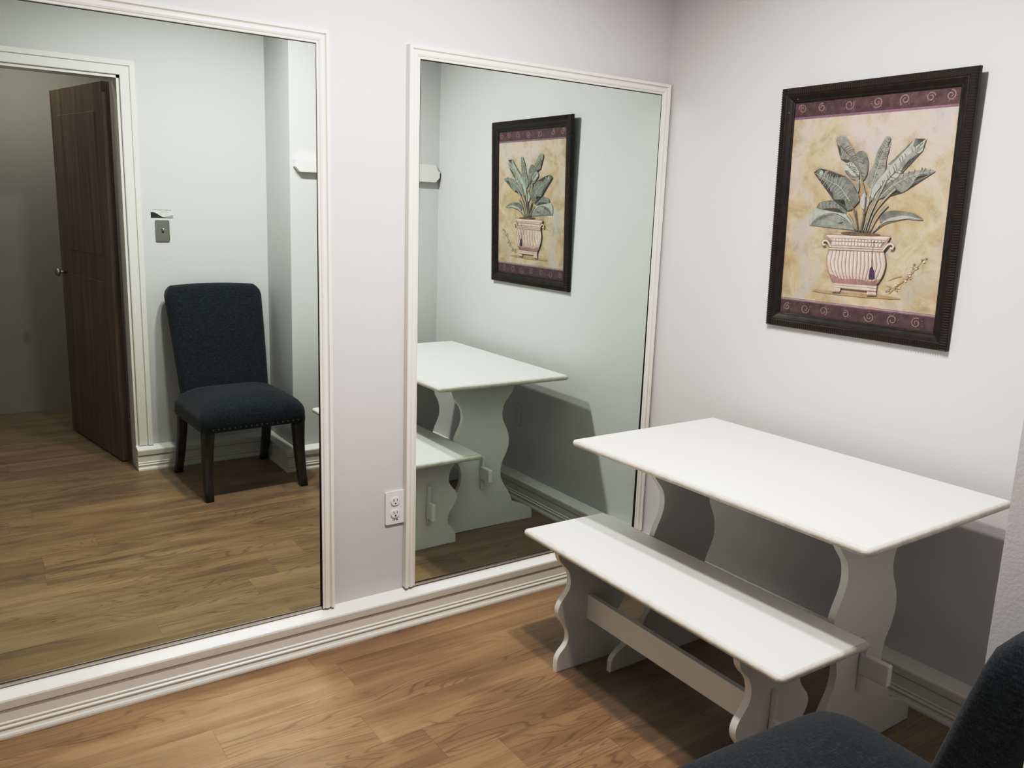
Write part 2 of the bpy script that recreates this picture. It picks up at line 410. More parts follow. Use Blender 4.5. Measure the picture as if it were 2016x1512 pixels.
t = empty('notice_card', (-1.4295, YA, 1.3580), PI, 'small white card with dark green swoosh above the light switch', 'sign')
bm = bmesh.new(); box(bm, -.0545, .0545, -.0020, -.0005, -.0225, .0225)
link('card', bm, M['card'], t)
bm = bmesh.new()   # local x = -world x : dark swoosh on the side nearer the door
sw = [(.0543,-.0223), (.0543,.0040)] + smooth_poly([(.0543,.0055), (.040,.0050), (.024,-.0015), (.008,-.0120), (-.006,-.0185), (-.020,-.0215)], 4, False) + [(-.022,-.0223)]
prism(bm, sw, 'y', -.0023, -.0018, mi=0)
link('green_swoosh', bm, M['cardg'], t)
bm = bmesh.new()
sw = [(.010,-.0223)] + smooth_poly([(.000,-.0178), (-.012,-.0160), (-.030,-.0130), (-.0543,-.0060)], 4, False) + [(-.0543,-.0223)]
prism(bm, sw, 'y', -.0022, -.0018)
link('grey_swoosh', bm, M['cardgrey'], t)
bm = bmesh.new()
x = -.047
while x < .047:
    w = random.uniform(.0014, .0030); box(bm, x, x+w, -.0022, -.0018, .0158, .0192); x += w+random.choice((.0006, .0006, .0006, .0022))
x = -.034
while x < .006:
    w = random.uniform(.0012, .0026); box(bm, x, x+w, -.0022, -.0018, .0060, .0078); x += w+random.choice((.0006, .0006, .0020))
link('small_print', bm, M['ink'], t)

bm = bmesh.new()   # coat rail board on the wall opposite the mirrors, bevelled upper face, clipped ends
x0, x1, zb, zt = -.862, -.010, 1.5985, 1.6950; D = .030
def octo(za, zc, ea):
    return [(x0+.026, zb), (x1-.026, zb), (x1, zb+.026), (x1, zt-.034), (x1-.022, zt), (x0+.022, zt), (x0, zt-.034), (x0, zb+.026)]
prism(bm, octo(0, 0, 0), 'y', YF+e, YF+.017, .0015)
prism(bm, [(x0+.0265, zb+.0004), (x1-.0265, zb+.0004), (x1-.0006, zb+.0265), (x1-.0006, zt-.0365), (x0+.0006, zt-.0365), (x0+.0006, zb+.0265)], 'y', YF+.0175, YF+.032, .002)
o = link('coat_rail', bm, M['trim']); tag(o, 'white wooden rail with clipped corners mounted on the wall above the table end', 'rail')

# ---------------------------------------------------------------- trestle table and bench
def slab(bm, L, W, th, edge_r, corner):
    """board in local coords: x 0..W, y 0..-L, top at z=0; all edges rounded, worn paint on the edge"""
    n = 5
    def ring(ins, z): return [bm.verts.new((x, y, z)) for x, y in rrect(W-2*ins, L-2*ins, max(corner-ins, .001), 5, W/2, -L/2)]
    seq = [(edge_r*(1-math.sin(PI/2*k/n)), -edge_r*(1-math.cos(PI/2*k/n))) for k in range(n+1)]
    seq += [(edge_r*(1-math.cos(PI/2*k/n)), -th+edge_r*(1-math.sin(PI/2*k/n))) for k in range(n+1)]
    R = [ring(a, z) for a, z in seq]; m = len(R[0])
    top = bm.faces.new(R[0]); bm.faces.new(R[-1][::-1])
    for a, b in zip(R, R[1:]):
        for i in range(m):
            f = bm.faces.new((a[i], b[i], b[(i+1) % m], a[(i+1) % m])); f.material_index = 1; f.smooth = True
def leg_panel(bm, half, zt, cx, y0, y1, bev, foot=None):
    """wavy board in x-z plane between y0..y1; half: [(z, halfwidth)] from top down"""
    s = [(w, z) for z, w in half]
    body = smooth_poly(s, 5, False)
    right = [(cx+w, z) for w, z in body]; left = [(cx-w, z) for w, z in body][::-1]
    if foot:
        fr = [(cx+w, z) for w, z in foot]; fl = [(cx-w, z) for w, z in foot][::-1]
        pts = right + fr + fl + left
    else: pts = right + left
    prism(bm, pts, 'y', y0, y1, bev)

def rotm(th): return Matrix.Rotation(th, 4, 'Z')
# table: origin at the near-mirror, room-side corner of its top
TA = Vector((-.765, -.4486, 0)); tth = .009; TZ = .7395
t = empty('trestle_table', TA, tth, 'white painted trestle table with rectangular top and wavy end legs', 'table')
bm = bmesh.new(); slab(bm, 1.0658, .6739, .021, .0095, .016)
o = link('tabletop', bm, [M['white'], M['edge']], t, loc=(0, 0, TZ))
TH = [(.7180,.172), (.700,.171), (.668,.167), (.644,.158), (.620,.139), (.594,.118), (.565,.108), (.535,.107), (.505,.115), (.475,.130), (.447,.142), (.418,.147), (.385,.146), (.350,.134), (.318,.118), (.285,.108), (.255,.107), (.225,.114), (.196,.130), (.165,.150), (.138,.166), (.116,.176), (.106,.178)]
TF = [(.184,.104), (.205,.0955), (.235,.083), (.262,.071), (.282,.0595), (.294,.048), (.299,.036), (.3,.0), (.170,.0), (.163,.0055)]
cx = .337
for ya in (-.192, -.862):
    bm = bmesh.new(); leg_panel(bm, TH, 0, cx, ya-.021, ya, .003, TF); link('trestle_leg', bm, M['white'], t)
bm = bmesh.new(); box(bm, cx-.011, cx+.011, -.862-.021+.0005, -.192-.0005-.0, .2350, .3120, .002)
# tenons through both legs
box(bm, cx-.0105, cx+.0105, -.972, -.8835, .2450, .3080, .005); box(bm, cx-.0105, cx+.0105, -.1915, -.110, .2450, .3080, .005)
link('stretcher', bm, M['white'], t)
for ya, s in ((-.192, 1), (-.883, -1)):
    bm = bmesh.new(); prism(bm, [(ya+s*.0006, .198), (ya+s*.012, .198), (ya+s*.022, .350), (ya+s*.0006, .350)], 'x', cx-.0065, cx+.0065, .001)
    link('locking_peg', bm, M['white'], t)

# bench
BA = Vector((-.9094, -.398, 0)); bth = -.0176; BZ = .4422
t = empty('trestle_bench', BA, bth, 'white painted trestle bench standing in front of the table', 'bench')
bm = bmesh.new(); slab(bm, 1.0491, .3412, .021, .0095, .016)
o = link('seat', bm, [M['white'], M['edge']], t, loc=(0, 0, BZ))
BH = [(.4205,.149), (.408,.148), (.392,.143), (.375,.131), (.352,.109), (.330,.098), (.306,.094), (.282,.098), (.260,.114), (.240,.131), (.218,.139), (.195,.135), (.171,.119), (.149,.103), (.126,.094), (.102,.094), (.083,.104), (.064,.123), (.046,.133), (.025,.135), (.0,.135)]
cx = .1706
for ya in (-.150, -.888):
    bm = bmesh.new(); leg_panel(bm, BH, 0, cx, ya-.021, ya, .003); link('trestle_leg', bm, M['white'], t)
bm = bmesh.new(); box(bm, cx-.020, cx-.002, -.888-.0205, -.1505-.0, .1620, .2460, .002)
box(bm, cx-.0195, cx-.0025, -.965, -.9095, .1620, .2200, .005); box(bm, cx-.0195, cx-.0025, -.1495, -.092, .1420, .2200, .005)
link('stretcher', bm, M['white'], t)
for ya, s in ((-.150, 1), (-.909, -1)):
    bm = bmesh.new(); prism(bm, [(ya+s*.0006, .118), (ya+s*.011, .118), (ya+s*.019, .290), (ya+s*.0006, .296)], 'x', cx-.0165, cx-.0055, .001)
    link('locking_peg', bm, M['white'], t)

# ---------------------------------------------------------------- upholstered chair
t = empty('dining_chair', (-1.1860, -1.8150, 0), math.radians(-3.0), 'dark slate upholstered chair with nailhead trim and tapered dark wooden legs', 'chair')
def ring_pts(wf, wb, yf, yb, r, z, n=7, bow=0., crown=None):
    """rounded trapezoid ring: front half-width wf at yf, back half-width wb at yb"""
    c = [(wf-r, yf-r, 0), (-wf+r, yf-r, 90), (-wb+r, yb+r, 180), (wb-r, yb+r, 270)]
    out = []
    for x, y, a0 in c:
        for k in range(n):
            a = math.radians(a0+90*k/(n-1)); out.append((x+r*math.cos(a), y+r*math.sin(a), z))
    return out
def subdiv_ring(p, n=3):
    out = []
    for i in range(len(p)):
        a, b = Vector(p[i]), Vector(p[(i+1) % len(p)])
        m = 9 if i % 7 == 6 else 1
        for k in range(m): out.append(a.lerp(b, k/m))
    return out
def loft(bm, rings):
    R = [[bm.verts.new(p) for p in r] for r in rings]; m = len(R[0])
    for a, b in zip(R, R[1:]):
        for i in range(m): bm.faces.new((a[i], a[(i+1) % m], b[(i+1) % m], b[i]))
    bm.faces.new(R[0][::-1]); bm.faces.new(R[-1])
SW, SB, SF, SK = .266, .264, .275, -.215
def seat_ring(ins, z, r, droop=0.):
    p = subdiv_ring(ring_pts(SW-ins, SB-ins, SF-ins, SK+ins, max(r-ins*.5, .006), z))
    q = []
    for v in p:
        u = abs(v.x)/SW; w = (v.y-SK)/(SF-SK)
        q.append(Vector((v.x, v.y, v.z - droop*(u**3)*.6 - droop*max(0, w-.5)**2*1.6)))
    return q
rings = [seat_ring(.004, .342, .035), seat_ring(.000, .348, .035), seat_ring(.000, .396, .040), seat_ring(.001, .416, .045, .006), seat_ring(.006, .436, .055, .012),
         seat_ring(.018, .456, .070, .018), seat_ring(.038, .471, .09, .020), seat_ring(.066, .482, .10, .018), seat_ring(.105, .491, .10, .014), seat_ring(.15, .497, .08, .009), seat_ring(.195, .500, .03, .004)]
bm = bmesh.new(); loft(bm, rings); link('seat', bm, M['fabric'], t, True)
# nailheads along the lower edge, one row per side
bm = bmesh.new()
for k in range(19):
    x = -.243+.486*k/18; dome(bm, (x, SF-.0005-(0 if abs(x) < .235 else .006), .357), .0052, .0035, (0,1,0), 8)
link('nailhead_row', bm, M['nail'], t, True)
for s_ in (-1, 1):
    bm = bmesh.new()
    for k in range(17):
        w = k/16; yy = SF-.035-(SF-SK-.06)*w; xx = SW+(SB-SW)*((SF-yy)/(SF-SK))
        dome(bm, (s_*(xx-.0005), yy, .357), .0052, .0035, (s_,0,0), 8)
    link('nailhead_row', bm, M['nail'], t, True)
# back: slab leaning backwards, rounded top corners, slightly arched top
bm = bmesh.new()
def back_section(v):            # v 0..1 up the back
    z = .300+.695*v; y = -.145 - .155*v - .03*v*v; w = .222+.032*v
    return z, y, w
zs = [0, .01, .03, .15, .3, .45, .6, .75, .86, .92, .955, .98, .995]
rings = []
for v in zs:
    z, y, w = back_section(v); th = .043
    if v > .9: w -= .034*(((v-.9)/.095)**2.6); 
    if v > .95: th *= math.sqrt(max(.08, 1-((v-.95)/.047)**2))
    if v < .02: th *= .9; w -= .004
    out = []
    for k in range(40):
        a = 2*PI*k/40; ca, sa = math.cos(a), math.sin(a); n_ = 7.
        r = (abs(ca)**n_+abs(sa)**n_)**(-1/n_)
        arch = .010*(1-(ca*r)**2) if v > .9 else 0
        out.append(Vector((w*ca*r, y+th*sa*r*(1.-.10*(1-(abs(ca*r))**2)*0), z+arch*min(1, (v-.9)/.08) if v > .9 else z)))
    rings.append(out)
loft(bm, rings); link('backrest', bm, M['fabric'], t, True)
def chair_leg(bm, top, foot, wt, wf, curve):
    rings = []
    for k in range(9):
        v = k/8; p = Vector(top).lerp(Vector(foot), v); p += Vector(curve)*math.sin(v*PI)*1.
        w = (wt+(wf-wt)*v**.8)/2; q = rrect(2*w, 2*w, .004, 2)
        rings.append([Vector((p.x+a, p.y+b, p.z)) for a, b in q])
    loft(bm, rings[::-1])
for s in (-1, 1):
    bm = bmesh.new(); chair_leg(bm, (s*.230, .236, .350), (s*.243, .266, .0), .056, .039, (0, -.016, 0)); link('leg', bm, M['leg'], t, True)
    bm = bmesh.new(); chair_leg(bm, (s*.226, -.180, .350), (s*.236, -.265, .0), .046, .038, (0, .016, 0)); link('leg', bm, M['leg'], t, True)

# ---------------------------------------------------------------- framed botanical print
PW, PH = .6508, .7901
pic = empty('framed_picture', (-.0128, -.583, 1.1009), 0, 'framed botanical print of leafy plant in fluted urn hanging on right wall', 'picture')
tilt = math.atan2(.0260, .7897)
# local frame: u = -y (away from the mirrors), v = up, n = -x (into the room)
PM = Matrix.Rotation(-tilt, 4, 'Y')
def L(u, v, n=0.): return PM @ Vector((-n, -u, v))
def fr_sweep(prof):
    bm = bmesh.new(); cs = [(0,0), (PW,0), (PW,PH), (0,PH)]; rings = []
    for i, (u, v) in enumerate(cs):
        sx = 1 if u == 0 else -1; sy = 1 if v == 0 else -1
        rings.append([bm.verts.new(L(u+sx*a, v+sy*a, n)) for a, n in prof])
    k = len(prof)
    for i in range(4):
        a, b = rings[i], rings[(i+1) % 4]
        for j in range(k): bm.faces.new((a[j], b[j], b[(j+1) % k], a[(j+1) % k]))
    return bm
prof = [(0,-.012), (0,.000), (.002,.0035), (.006,.0055), (.021,.0060), (.024,.0040), (.027,.0045), (.034,.0020), (.042,-.0030), (.045,-.0030), (.0485,-.0050), (.0485,-.012)]
bm = fr_sweep(prof)
# fluted ribs round the outer band, crest highlight put into their lighter colour
def rib(bm, u0, v0, u1, v1, du, dv):
    w = .0017
    a = [L(u0-du*w, v0-dv*w, .0040), L(u0, v0, .0082), L(u0+du*w, v0+dv*w, .0040)]; b = [L(u1-du*w, v1-dv*w, .0040), L(u1, v1, .0082), L(u1+du*w, v1+dv*w, .0040)]
    A = [bm.verts.new(p) for p in a]; B = [bm.verts.new(p) for p in b]
    for q_ in ((A[0], A[1], B[1], B[0]), (A[1], A[2], B[2], B[1])): bm.faces.new(q_).material_index = 1
    bm.faces.new(A); bm.faces.new(B[::-1]); return
    bm.faces.new((A[0], A[1], B[1], B[0])); bm.faces.new((A[1], A[2], B[2], B[1])); bm.faces.new(A); bm.faces.new(B[::-1])
n = int(PH/.0076)
for k in range(n):
    v = .004+k*.0076
    rib(bm, .0015, v, .0195, v, 0, 1); rib(bm, PW-.0195, v, PW-.0015, v, 0, 1)
n = int(PW/.0076)
for k in range(n):
    u = .004+k*.0076
    if .020 < u < PW-.020:
        rib(bm, u, .0015, u, .0195, 1, 0); rib(bm, u, PH-.0195, u, PH-.0015, 1, 0)
link('frame', bm, [M['frame'], M['rib']], pic)
for (u, v) in ((.0325, .7120), (.0640, .7520)):
    bm = bmesh.new(); dome(bm, L(u, v, .0022), .0012, .001, (-1,0,0), 8); link('paint_chip', bm, M['card'], pic)

LM = ['canvas','plum','mauve','scroll','leafd','leafm','leafl','vein','veinl','stem','pot','potl','potd','pots','tassel','soil','gshadow']
LI = {k: i for i, k in enumerate(LM)}
bm = bmesh.new(); N0 = -.0090; lay = [0]
def poly(pts, m, sm=0, dn=None):
    lay[0] += 1; nn = N0 + .00002*lay[0] + .0001
    if sm: pts = smooth_poly(pts, sm)
    vs = [bm.verts.new(L(u, v, nn)) for u, v in pts]
    f = bm.faces.new(vs); f.material_index = LI[m]
    bmesh.ops.triangulate(bm, faces=[f], ngon_method='EAR_CLIP')
def ribbon(pts, w, m, sm=5, taper=True):
    lay[0] += 1; nn = N0 + .00002*lay[0] + .0001
    p = smooth_poly(pts, sm, False) if len(pts) > 2 and sm else [tuple(q) for q in pts]; k = len(p); Lf = []; Rt = []
    for i in range(k):
        a = Vector(p[max(0, i-1)]); b = Vector(p[min(k-1, i+1)]); d = (b-a)
        if d.length < 1e-7: d = Vector((1, 0))
        d.normalize(); nrm = Vector((-d.y, d.x)); ww = w/2*(1-.65*(1-i/(k-1)) if taper else 1)
        q = Vector(p[i]); Lf.append(q+nrm*ww); Rt.append(q-nrm*ww)
    A = [bm.verts.new(L(q.x, q.y, nn)) for q in Lf]; B = [bm.verts.new(L(q.x, q.y, nn)) for q in Rt]
    for i in range(k-1):
        bm.faces.new((A[i], A[i+1], B[i+1], B[i])).material_index = LI[m]
# ground
lo, hi, le, ri = .040, PH-.040, .040, PW-.040
vs = [bm.verts.new(L(u, v, N0)) for u, v in ((le,lo), (ri,lo), (ri,hi), (le,hi))]; bm.faces.new(vs).material_index = 0
poly([(le,.6950), (ri,.6950), (ri,hi), (le,hi)], 'plum'); poly([(le,.6880), (ri,.6880), (ri,.6955), (le,.6955)], 'mauve')
poly([(le,lo), (ri,lo), (ri,.0930), (le,.0930)], 'plum'); poly([(le,.0925), (ri,.0925), (ri,.0965), (le,.0965)], 'mauve'); poly([(le,.0985), (ri,.0985), (ri,.1005), (le,.1005)], 'mauve')
def scroll(u, v, r, s=1, turns=1.7, ph=0):
    pts = [(u+s*rr*math.cos(a), v+rr*math.sin(a)) for a, rr in [(ph+2*PI*turns*k/26, r*(1-.80*k/26)) for k in range(27)]]
    random.seed(int(u*1e4))
    cut = random.choice((27, 24, 22)); ribbon(pts[:cut], .0042, 'scroll', 0, False)
    for _ in range(5):
        a = random.uniform(0, 6.28); q = r*random.uniform(1.05, 1.35); uu, vv = u+q*math.cos(a), v+min(.016, max(-.016, q*math.sin(a)))
        ribbon([(uu, vv), (uu+.003, vv+.0025)], .0022, 'scroll', 0, False)
for i, u in enumerate((.078,.118+.034,.205+.046,.347,.436,.515,.574)): scroll(u, .7205, (.0155,.0135,.0165,.017,.0165,.014,.0150)[i], 1 if i % 2 else -1, 1.5, i*1.3)
for i, u in enumerate((.076,.150,.222,.305,.390,.468,.545)): scroll(u, .0700, (.0135,.0165,.015,.0125,.017,.0165,.016)[i], -1 if i % 2 else 1, 1.5, i*2.1+1)
# soft ground shadow under the urn
poly([(.170,.1330), (.24,.1385), (.33,.140), (.43,.1410), (.49,.1370), (.43,.1320), (.33,.1290), (.24,.1290)], 'gshadow', 3)
# trailing vine, far side of the urn
for pts in ([(.548,.262), (.530,.236), (.512,.212), (.494,.193), (.476,.178), (.462,.164), (.448,.150)], [(.440,.188), (.466,.200), (.484,.206)], [(.436,.172), (.452,.170), (.476,.158)]):
    ribbon(pts, .0030, 'gshadow')
random.seed(3)
for k in range(26):
    f = random.random(); u = .548-.105*f+random.uniform(-.012,.012); v = .262-.112*f+random.uniform(-.010,.010)
    poly([(u, v), (u+.006, v+.003), (u+.009, v-.001), (u+.004, v-.004)], random.choice(('gshadow','leafm','potl')), 0)
# --- leaves (outlines u,v)
P = {}
P['P1'] = [(.217,.6152),(.222,.6242),(.236,.6282),(.254,.6222),(.267,.6032),(.285,.5772),(.295,.5551),(.301,.5361),(.311,.5211),(.291,.5361),(.271,.5511),(.264,.5551),(.239,.5581),(.239,.5792),(.233,.5941),(.221,.6052)]
P['P2'] = [(.295,.5551),(.292,.5702),(.306,.5792),(.322,.5752),(.334,.5561),(.338,.5301),(.337,.5081),(.328,.4911),(.321,.4961),(.313,.5161),(.301,.5361)]
P['P3'] = [(.256,.5361),(.265,.5451),(.279,.5461),(.297,.5311),(.309,.5161),(.311,.4961),(.297,.4931),(.283,.4971),(.271,.5091),(.257,.5221)]
P['L2'] = [(.144,.5181),(.158,.5101),(.154,.5191),(.164,.5301),(.177,.5241),(.183,.5111),(.188,.5221),(.201,.5231),(.196,.5111),(.205,.4981),(.21,.5081),(.22,.5001),(.243,.5011),(.266,.5021),(.286,.4871),(.3,.4651),(.316,.4471),(.32,.4281),(.307,.413),(.294,.4001),(.28,.3971),(.272,.415),(.265,.4321),(.227,.4311),(.222,.4521),(.202,.4731),(.196,.4831),(.178,.4931),(.166,.4961),(.159,.5081)]
P['L3d'] = [(.164,.4061),(.176,.4221),(.197,.4261),(.227,.4301),(.239,.4231),(.263,.4261),(.271,.412),(.275,.3871),(.26,.3951),(.241,.4041),(.217,.4051),(.194,.4011),(.179,.4001)]
P['L3l'] = [(.14,.352),(.14,.382),(.151,.3981),(.172,.4031),(.194,.4011),(.223,.4051),(.247,.4031),(.266,.3921),(.282,.38),(.304,.363),(.318,.340),(.310,.338),(.287,.358),(.268,.372),(.237,.3841),(.207,.3841),(.178,.375),(.154,.359),(.145,.348)]
P['sm'] = [(.243,.356),(.264,.357),(.269,.363),(.287,.362),(.311,.345),(.288,.347),(.258,.353)]
P['L4'] = [(.405,.6102),(.397,.6182),(.388,.6162),(.375,.5951),(.364,.5742),(.359,.5511),(.348,.5221),(.337,.5011),(.334,.4911),(.345,.4741),(.36,.4671),(.373,.4911),(.39,.5071),(.397,.5281),(.398,.5571),(.403,.5822),(.397,.5941)]
P['L5'] = [(.353,.4671),(.362,.4721),(.378,.4951),(.400,.5191),(.403,.5351),(.415,.5351),(.438,.5591),(.463,.5842),(.481,.6072),(.478,.5872),(.488,.5852),(.516,.6052),(.508,.5852),(.508,.5712),(.477,.5551),(.452,.5271),(.440,.5000),(.407,.4811),(.387,.4641),(.378,.4471),(.377,.4301),(.357,.4401)]
P['L6'] = [(.377,.4310),(.384,.4480),(.398,.4700),(.420,.4950),(.437,.5051),(.487,.5131),(.522,.5191),(.553,.5141),(.537,.5041),(.517,.5051),(.496,.4941),(.486,.4751),(.460,.4531),(.436,.4641),(.421,.4560),(.405,.4430)]
P['R3'] = [(.533,.375),(.505,.3911),(.459,.3991),(.424,.3991),(.404,.3900),(.393,.380),(.395,.365),(.404,.364),(.418,.3720),(.439,.380),(.474,.382),(.51,.374)]
P['R3l'] = [(.533,.3745),(.510,.3800),(.474,.3860),(.445,.3820),(.418,.3740),(.399,.3590),(.378,.3330),(.370,.3330),(.392,.3530),(.420,.3670),(.447,.3710),(.474,.3760),(.505,.3740)]
def veins(rib, width, n, ln, m, lean=.55, both=True):
    p = smooth_poly(rib, 6, False)
    for i in range(n):
        k = int((i+.6)/n*(len(p)-2)); a = Vector(p[k]); b = Vector(p[k+1]); d = (b-a).normalized(); nr = Vector((-d.y, d.x))
        for s in ((1, -1) if both else (1,)):
            l = ln*math.sin(PI*(i+1)/(n+1))**.6*random.uniform(.75, 1.)
            e_ = a + nr*s*l - d*l*lean
            ribbon([tuple(a), tuple((a+e_)/2 - d*.0015), tuple(e_)], width*random.uniform(.7, 1.2), m, 3, False)
stems = [[(.329,.334),(.340,.3981),(.358,.4351)], [(.341,.334),(.355,.3861),(.374,.4331)], [(.355,.332),(.371,.3871),(.404,.4331),(.436,.4641)], [(.363,.330),(.386,.380),(.416,.4161)],
         [(.326,.334),(.306,.3981)], [(.335,.334),(.341,.3861),(.352,.4351)], [(.320,.336),(.300,.366),(.284,.384)], [(.347,.334),(.362,.390),(.384,.446),(.402,.4881)]]
poly(P['L3l'], 'leafl', 3); poly(P['L3d'], 'leafd', 3)
ribbon([(.150,.358),(.178,.3775),(.207,.3865),(.237,.3865),(.268,.3750),(.290,.358),(.314,.336)], .0030, 'vein')
for k in range(7):
    u = .182+k*.013; ribbon([(u, .404), (u-.004, .4150), (u-.002, .4225)], .0014, 'veinl', 3, False)
poly(P['sm'], 'leafm', 3)
poly(P['R3'], 'leafd', 3); poly(P['R3l'], 'leafl', 3); ribbon([(.530,.3745),(.489,.3770),(.449,.3700),(.409,.357),(.375,.332)], .0028, 'vein')
poly(P['L6'], 'leafm', 3); veins([(.540,.511),(.487,.503),(.440,.482),(.400,.452)], .0016, 9, .020, 'vein'); ribbon([(.553,.5141),(.487,.503),(.440,.482),(.400,.452),(.376,.425)], .0034, 'veinl')
poly(P['L5'], 'leafl', 3); veins([(.498,.590),(.452,.540),(.415,.498),(.376,.458)], .0016, 12, .022, 'vein'); ribbon([(.508,.596),(.455,.540),(.415,.498),(.376,.455),(.366,.432)], .0040, 'vein')
poly([(.430,.512),(.452,.527),(.470,.548),(.480,.560),(.500,.572),(.508,.585),(.480,.572),(.452,.548)], 'leafm', 3)
poly(P['L4'], 'leafm', 3); veins([(.397,.608),(.385,.570),(.372,.530),(.358,.485)], .0015, 13, .019, 'vein'); ribbon([(.397,.612),(.385,.572),(.372,.532),(.359,.480),(.352,.4351),(.343,.39)], .0034, 'veinl')
for s in stems: ribbon(s, .0105, 'vein'); ribbon(s, .0072, 'stem')
poly([(.322,.430),(.334,.452),(.350,.436),(.352,.415),(.338,.402),(.326,.412)], 'leafl', 3)
poly(P['P1'], 'leafm', 3); poly(P['P2'], 'leafd', 3); poly(P['P3'], 'leafl', 3)
poly([(.258,.520),(.272,.507),(.286,.497),(.300,.495),(.310,.500),(.310,.507),(.296,.503),(.281,.509),(.268,.521)], 'leafd', 3)
veins([(.236,.600),(.265,.5712),(.293,.5411)], .0016, 9, .026, 'vein', -.4); veins([(.296,.560),(.309,.530),(.322,.500)], .0016, 7, .020, 'veinl', -.9, False)
for k in range(5): ribbon([(.262+k*.009, .540-k*.008), (.276+k*.008, .534-k*.008), (.296+k*.004, .528-k*.007)], .0016, 'vein', 3, False)
ribbon([(.236,.5971),(.265,.5712),(.293,.5411),(.313,.5161),(.329,.4721),(.341,.4401),(.341,.3861),(.335,.336)], .0068, 'vein'); ribbon([(.265,.5712),(.293,.5411),(.313,.5161),(.329,.4721),(.341,.4401)], .0026, 'stem')
poly([(.300,.4931),(.311,.4931),(.316,.470),(.312,.452),(.302,.462)], 'leafm', 2)
poly(P['L2'], 'leafd', 0); veins([(.175,.505),(.21,.487),(.24,.4751),(.262,.4551),(.286,.4271)], .0017, 14, .030, 'veinl', .25); ribbon([(.148,.516),(.18,.502),(.21,.487),(.24,.4751),(.262,.4551),(.286,.4271),(.306,.3981)], .0034, 'veinl')
ribbon([(.286,.4271),(.306,.3981),(.326,.336)], .0060, 'vein')
poly([(.166,.512),(.170,.524),(.180,.520),(.178,.508)], 'leafl', 2)
# --- urn
poly([(.252,.1679),(.408,.1719),(.408,.1529),(.254,.1519)], 'pot'); ribbon([(.250,.168),(.410,.171)], .0032, 'potd', 0, False); ribbon([(.254,.1520),(.408,.1525)], .0024, 'potd', 0, False); ribbon([(.254,.1600),(.408,.1620)], .0016, 'potd', 0, False)
for q in ([(.254,.1519),(.282,.1509),(.281,.1399),(.251,.1369)], [(.377,.1499),(.407,.1509),(.41,.1409),(.377,.1389)]):
    poly(q, 'pot'); ribbon([q[3], q[2]], .0035, 'potd', 0, False)
    for k in range(1, 4): ribbon([(q[3][0]+.007*k, .1400), (q[3][0]+.007*k, .1490)], .0012, 'potd', 0, False)
body = [(.228,.276),(.2235,.258),(.222,.243),(.226,.217),(.241,.1849),(.254,.1690),(.291,.1665),(.363,.1689),(.404,.1719),(.422,.1989),(.430,.2309),(.427,.255),(.420,.276)]
poly(body, 'pot')
poly([(.236,.196),(.254,.1690),(.291,.1665),(.363,.1689),(.404,.1719),(.416,.190),(.385,.182),(.330,.186),(.280,.182)], 'pots', 3)
ribbon(body[:6], .0028, 'potd', 3, False); ribbon(body[8:], .0028, 'potd', 3, False)
for k in range(1, 15):
    f = k/15; ut = .229+.190*f; ub = .256+.146*f; um = .2225+.207*f
    pts = [(ut, .272), (um*.5+ut*.5, .250), (um, .232), (um*.7+ub*.3, .205), (ub, .172)]
    ribbon(pts, .0020, 'potd', 4, False)
    w = [(p[0]+.0058, p[1]) for p in pts[:4]]
    ribbon(w, .0046, 'potl', 4, False)
    ribbon([(ub+.004, .170), (um*.5+ub*.5+.003, .192)], .0018, 'pots', 0, False)
rim = [(.212,.320),(.274,.3265),(.346,.327),(.438,.323),(.429,.317),(.426,.309),(.414,.304),(.412,.291),(.417,.285),(.420,.276),(.228,.272),(.228,.282),(.236,.286),(.236,.302),(.224,.309)]
poly(rim, 'pot')
for (a, b, w) in (((.212,.3205),(.438,.3235),.0030), ((.224,.3090),(.426,.3105),.0018), ((.236,.3000),(.413,.3020),.0024), ((.234,.2870),(.414,.2880),.0020), ((.227,.2790),(.420,.2820),.0026), ((.228,.2720),(.420,.2755),.0026)):
    ribbon([a, b], w, 'potd', 0, False)
ribbon([(.214,.3165),(.434,.3185)], .0040, 'potl', 0, False)
for k in range(15):
    f = (k+.5)/15; ribbon([(.238+.172*f, .3035), (.238+.172*f, .3085)], .0070, 'potl', 0, False); ribbon([(.2440+.172*f, .3025), (.2440+.172*f, .3090)], .0014, 'potd', 0, False)
    u = .238+.174*f; poly([(u+.0046*math.cos(a), .2940+.001*f+.0050*math.sin(a)) for a in [2*PI*j/10 for j in range(10)]], 'potl')
    ribbon([(u+.0056, .2890), (u+.0056, .2985)], .0013, 'potd', 0, False)
for (cu, s) in ((.212, 1), (.441, -1)):
    pts = [(cu+s*.022, .281), (cu+s*.014, .292), (cu+s*.006, .3000), (cu-s*.004, .3005), (cu-s*.010, .2940), (cu-s*.006, .2870), (cu+s*.001, .2890)]
    ribbon(pts, .0078, 'potd', 5, False); ribbon(pts, .0046, 'potl', 5, False)
poly([(.268,.3255),(.275,.3310),(.300,.3290),(.320,.3330),(.345,.3290),(.372,.3310),(.405,.3265),(.378,.3215),(.300,.3215)], 'soil', 3)
ribbon([(.3850,.308),(.3835,.262),(.3860,.222)], .0016, 'potd', 4, False)
poly([(.3800,.221),(.3865,.2275),(.392,.222),(.397,.2080),(.399,.1929),(.389,.1900),(.380,.1909),(.3795,.206)], 'tassel', 2)
for k in range(6):
    poly([(.302+k*.012+random.uniform(-.004,.004), .327), (.306+k*.012, .338+random.uniform(0,.006)), (.311+k*.012, .327)], 'vein')
link('print', bm, [M[k] for k in LM], pic)

